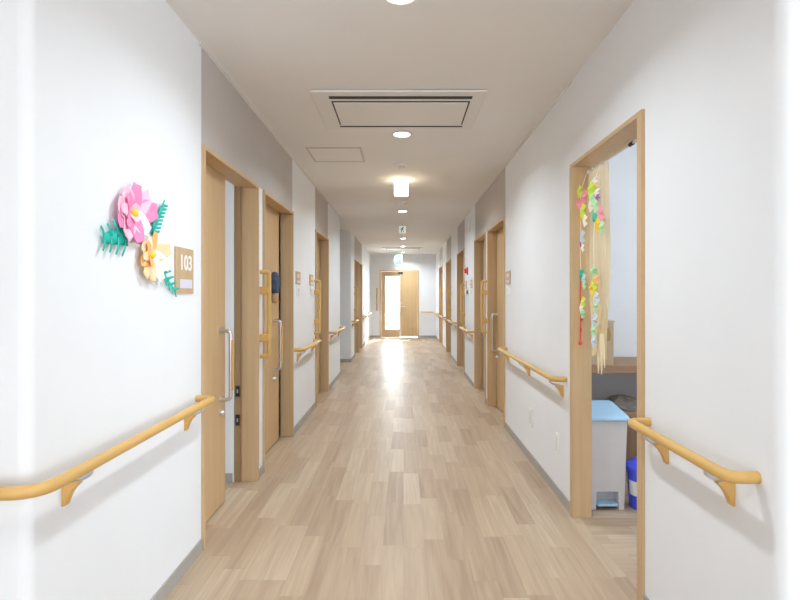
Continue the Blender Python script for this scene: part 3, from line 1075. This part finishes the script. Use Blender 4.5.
def garland(label, x, px, ptop, pbot, pieces, cordmat, tip=None):
    y, zt = pick(px, ptop, x)
    _, zb = pick(px, pbot, x)
    r = thing('paper_garland', (x, y, zt), label, 'paper garland')
    pts = [(x, y + 0.006 * math.sin(i * 1.7), zt + (zb - zt) * i / 12) for i in range(13)]
    pts = [(XC - 0.006, y, 1.965)] + pts
    MB().tube(pts, 0.0016, 6).build('cord', P_CREAM, r)
    if tip: MB().tube(pts[8:], 0.0030, 6).build('red_cord_end', cordmat, r)
    for (qx, qy, sz, m_, rot, kd) in pieces:
        yy, zz = pick(qx, qy, x)
        scrap(r, 'paper_piece', x - 0.004 - 0.003 * random.random(), yy, zz, sz, m_, rot, kd)
    if tip:
        MB().lathe([(0, 0.012), (0.009, 0.006), (0.011, 0), (0.008, -0.008), (0, -0.012)], (x, y, zb), (0, 0, 1), 12).build('tip_bead', tip, r)


garland('paper garland on a red-tipped cord at the far edge of the sheer curtain', 1.0, 580.5, 192, 343, [
    (581, 192, 0.030, P_LIME, 0.3, 'bird'), (585, 197, 0.036, P_ROSE, 0.5, 'leaf'), (580, 203, 0.036, P_ROSE, -0.4, 'leaf'),
    (584, 211, 0.034, P_LIME, 0.2, 'leaf'), (583, 217, 0.022, P_YELLOW, 0.9, 'leaf'), (586, 221, 0.026, P_CREAM, 0.1, 'leaf'),
    (584, 237, 0.030, P_BLUEGREY, 0.1, 'leaf'), (583, 243, 0.020, P_PURPLE, 0.5, 'leaf'), (584, 248, 0.018, P_WHITEP, 0.0, 'leaf'),
    (583, 275, 0.030, P_LTEAL, 0.6, 'bird'), (585, 279, 0.026, P_BLUEGREY, 0.2, 'leaf'), (585, 285, 0.022, P_LGREEN, -0.2, 'leaf'),
    (584, 302, 0.026, P_LIME, 0.3, 'leaf'), (583, 308, 0.030, P_WHITEP, 0.1, 'leaf'), (584, 314, 0.026, P_LGREEN, 0.4, 'bird'),
    (583, 319, 0.016, P_RED, 0.2, 'star'), (582, 330, 0.010, P_RED, 0.2, 'leaf')], P_RED, P_RED)
garland('paper garland of bright flowers in the middle of the sheer curtain', 1.0, 594, 182, 346, [
    (596, 181, 0.026, P_WHITEP, 0.2, 'star'), (597, 185, 0.018, P_YELLOW, 0.2, 'star'), (593, 191, 0.044, P_LIME, 0.3, 'bird'),
    (598, 193, 0.030, P_WHITEP, 0.4, 'star'), (599, 197, 0.022, P_PURPLE, 0.4, 'star'), (594, 199, 0.030, P_LGREEN, -0.4, 'leaf'),
    (597, 206, 0.030, P_LGREEN, -0.2, 'leaf'), (592, 206, 0.026, P_CREAM, 0.05, 'leaf'),
    (602, 214, 0.034, P_ROSE, -0.2, 'leaf'), (597, 218, 0.034, P_LTEAL, -0.8, 'leaf'), (600, 223, 0.036, P_YELLOW, 0.3, 'leaf'), (603, 227, 0.026, P_LGREEN, 0.1, 'leaf'),
    (595, 272, 0.030, P_LGREEN, 0.2, 'bird'), (597, 280, 0.036, P_ORANGE, 0.3, 'star'), (594, 289, 0.036, P_YELLOW, 0.0, 'bird'),
    (596, 284, 0.028, P_LIME, 0.0, 'leaf'), (598, 298, 0.026, P_BLUEGREY, -0.3, 'leaf'), (597, 306, 0.022, P_LGREEN, 0.1, 'leaf'),
    (596, 320, 0.030, P_BLUEGREY, 0.1, 'leaf'), (595, 330, 0.030, P_LGREEN, 0.1, 'leaf'), (595, 341, 0.028, P_BLUEGREY, 0.0, 'leaf')], P_LGREEN)

# room behind: shelf cabinet, box, bins
M_SHELF = wood('shelf_wood', (0.34, 0.20, 0.115), (0.42, 0.255, 0.15), axis='X')
M_CAB = wood('dark_cabinet_wood', (0.22, 0.13, 0.08), (0.28, 0.17, 0.105))
r = thing('shelf_cabinet', (1.55, 3.9, 0), 'brown wooden shelf cabinet against the far wall of the right room', 'cabinet')
MB().box(1.07, 2.2, 3.66, 4.19, 0.725, 0.778).build('top_board', M_SHELF, r, bevel=0.003)
MB().box(1.07, 2.2, 3.72, 4.19, 0.41, 0.445).build('lower_board', M_SHELF, r, bevel=0.003)
MB().box(1.09, 2.18, 3.76, 4.18, 0.06, 0.41).build('cabinet_body', M_CAB, r, bevel=0.003)
MB().box(1.12, 2.15, 3.80, 4.17, 0.0, 0.06).build('plinth', M_CAB, r)
for a in (1.12, 1.485, 1.85):
    dd = MB().box(a, a + 0.355, 3.744, 3.76, 0.075, 0.40).build('cabinet_door', M_CAB, r, bevel=0.003)
    MB().lathe([(0, 0.02), (0.011, 0.018), (0.012, 0.01), (0.006, 0.0)], (a + 0.32, 3.744, 0.33), (0, -1, 0), 12).build('knob', M_STEEL, dd)
for a in (1.07, 2.16):
    MB().box(a, a + 0.04, 3.70, 4.19, 0.445, 0.725).build('side_panel', M_SHELF, r)

M_CARD = noisy('cardboard', (0.50, 0.38, 0.235), (0.55, 0.42, 0.27), scale=14, rough=0.85)
r = thing('cardboard_box', (1.3, 3.85, 0.778), 'tan cardboard box on the wooden shelf behind the curtain', 'box')
MB().box(1.13, 1.46, 3.70, 4.05, 0.778, 1.075).build('box_body', M_CARD, r, bevel=0.003)
MB().box(1.125, 1.465, 3.695, 3.87, 1.075, 1.084).build('flap', M_CARD, r)
MB().box(1.125, 1.465, 3.872, 4.055, 1.075, 1.084).build('flap', M_CARD, r)
MB().prism([(1.385, 0.93), (1.435, 0.95), (1.44, 0.99), (1.425, 1.035), (1.405, 1.03), (1.395, 0.98)], 'y', 3.698, 3.701).build('printed_mark', mat('box_print', (0.42, 0.28, 0.11), 0.8), r)

# folded cloths on the lower board


def cloth_heap(u, v):
    a = u * 2 * PI
    rr = 0.5 * math.sin(PI * (0.5 + 0.5 * v)) ** 0.7 if v < 1 else 0
    wob = 1 + 0.16 * math.sin(3 * a + 5 * v) + 0.08 * math.sin(7 * a)
    return (1.60 + 0.30 * rr * wob * math.cos(a), 3.92 + 0.26 * rr * wob * math.sin(a), 0.446 + 0.085 * v + 0.008 * math.sin(5 * a) * v * (1 - v) * 4)


o = MB().grid(cloth_heap, 48, 10).build('folded_cloth', noisy('grey_brown_cloth', (0.20, 0.17, 0.15), (0.33, 0.29, 0.26), scale=30, rough=0.95), None)
tag(o, 'crumpled grey brown cloth on the lower shelf behind the pedal bin', 'cloth')

M_BIN = noisy('bin_grey_plastic', (0.62, 0.60, 0.60), (0.66, 0.64, 0.64), scale=5, rough=0.5)
M_LID = mat('light_blue_plastic', (0.42, 0.66, 0.88), 0.4)
r = thing('pedal_bin', (1.2, 3.26, 0), 'grey pedal bin with light blue lid inside the right doorway', 'trash bin')
cx = 1.2


def bin_body():
    mb = MB()
    b0, t0 = 0.098, 0.110
    yb0, yb1, yt0, yt1 = 3.135, 3.40, 3.12, 3.415
    zt = 0.525
    # side walls and back
    B = [(cx - b0, yb0, 0), (cx + b0, yb0, 0), (cx + b0, yb1, 0), (cx - b0, yb1, 0)]
    Tt = [(cx - t0, yt0, zt), (cx + t0, yt0, zt), (cx + t0, yt1, zt + 0.03), (cx - t0, yt1, zt + 0.03)]
    mb.add(B + Tt, [(1, 2, 6, 5), (2, 3, 7, 6), (3, 0, 4, 7), (4, 5, 6, 7)])
    # front face with the pedal recess
    rw, rh = 0.066, 0.105

    def fy(z): return yb0 + (yt0 - yb0) * z / zt

    def hx(z): return b0 + (t0 - b0) * z / zt
    fr = [(cx - b0, fy(0), 0), (cx - rw, fy(0), 0), (cx - rw * 0.95, fy(rh), rh), (cx + rw * 0.95, fy(rh), rh), (cx + rw, fy(0), 0), (cx + b0, fy(0), 0),
          (cx + t0, yt0, zt), (cx - t0, yt0, zt), (cx - hx(rh), fy(rh), rh), (cx + hx(rh), fy(rh), rh)]
    mb.add(fr, [(0, 1, 2, 8), (3, 4, 5, 9), (8, 2, 3, 9, 6, 7)])
    d = 0.07
    rc = [(cx - rw, fy(0), 0), (cx - rw * 0.95, fy(rh), rh), (cx + rw * 0.95, fy(rh), rh), (cx + rw, fy(0), 0)]
    rc2 = [(p[0], p[1] + d, p[2]) for p in rc]
    mb.add(rc + rc2, [(0, 1, 5, 4), (1, 2, 6, 5), (2, 3, 7, 6), (4, 5, 6, 7)])
    return mb


bin_body().build('bin_body', M_BIN, r, bevel=0.004)
lid = MB()
poly = [(3.10, 0.528), (3.10, 0.545), (3.13, 0.556), (3.36, 0.590), (3.425, 0.590), (3.43, 0.560)]
lid.prism(poly, 'x', cx - 0.115, cx + 0.120)
lid.build('lid', M_LID, r, bevel=0.006)
pd = MB().box(cx - 0.058, cx + 0.058, 3.125, 3.20, 0.022, 0.036)
pd.build('pedal', M_LID, r, bevel=0.004)

r = thing('blue_bin', (1.44, 3.17, 0), 'round bright blue bin with white label next to the pedal bin', 'trash bin')
M_BLUE = mat('bright_blue_plastic', (0.07, 0.10, 0.80), 0.4)
MB().lathe([(0, 0.0), (0.088, 0), (0.092, 0.01), (0.104, 0.235), (0.100, 0.235)], (1.44, 3.17, 0), (0, 0, 1), 32).build('bin_body', M_BLUE, r)
MB().lathe([(0.110, 0.232), (0.111, 0.25), (0.104, 0.262), (0.07, 0.282), (0.0, 0.288)], (1.44, 3.17, 0), (0, 0, 1), 32).build('lid', M_BLUE, r)
mb = MB()


def lab(u, v):
    a = PI + 0.05 + u * 1.1
    z = 0.085 + v * 0.085
    rr = 0.092 + (0.104 - 0.092) * (z - 0.01) / 0.225 + 0.0015
    return (1.44 + rr * math.cos(a), 3.17 + rr * math.sin(a), z)


mb.grid(lab, 12, 3).build('bin_label', M_WHITE, r)
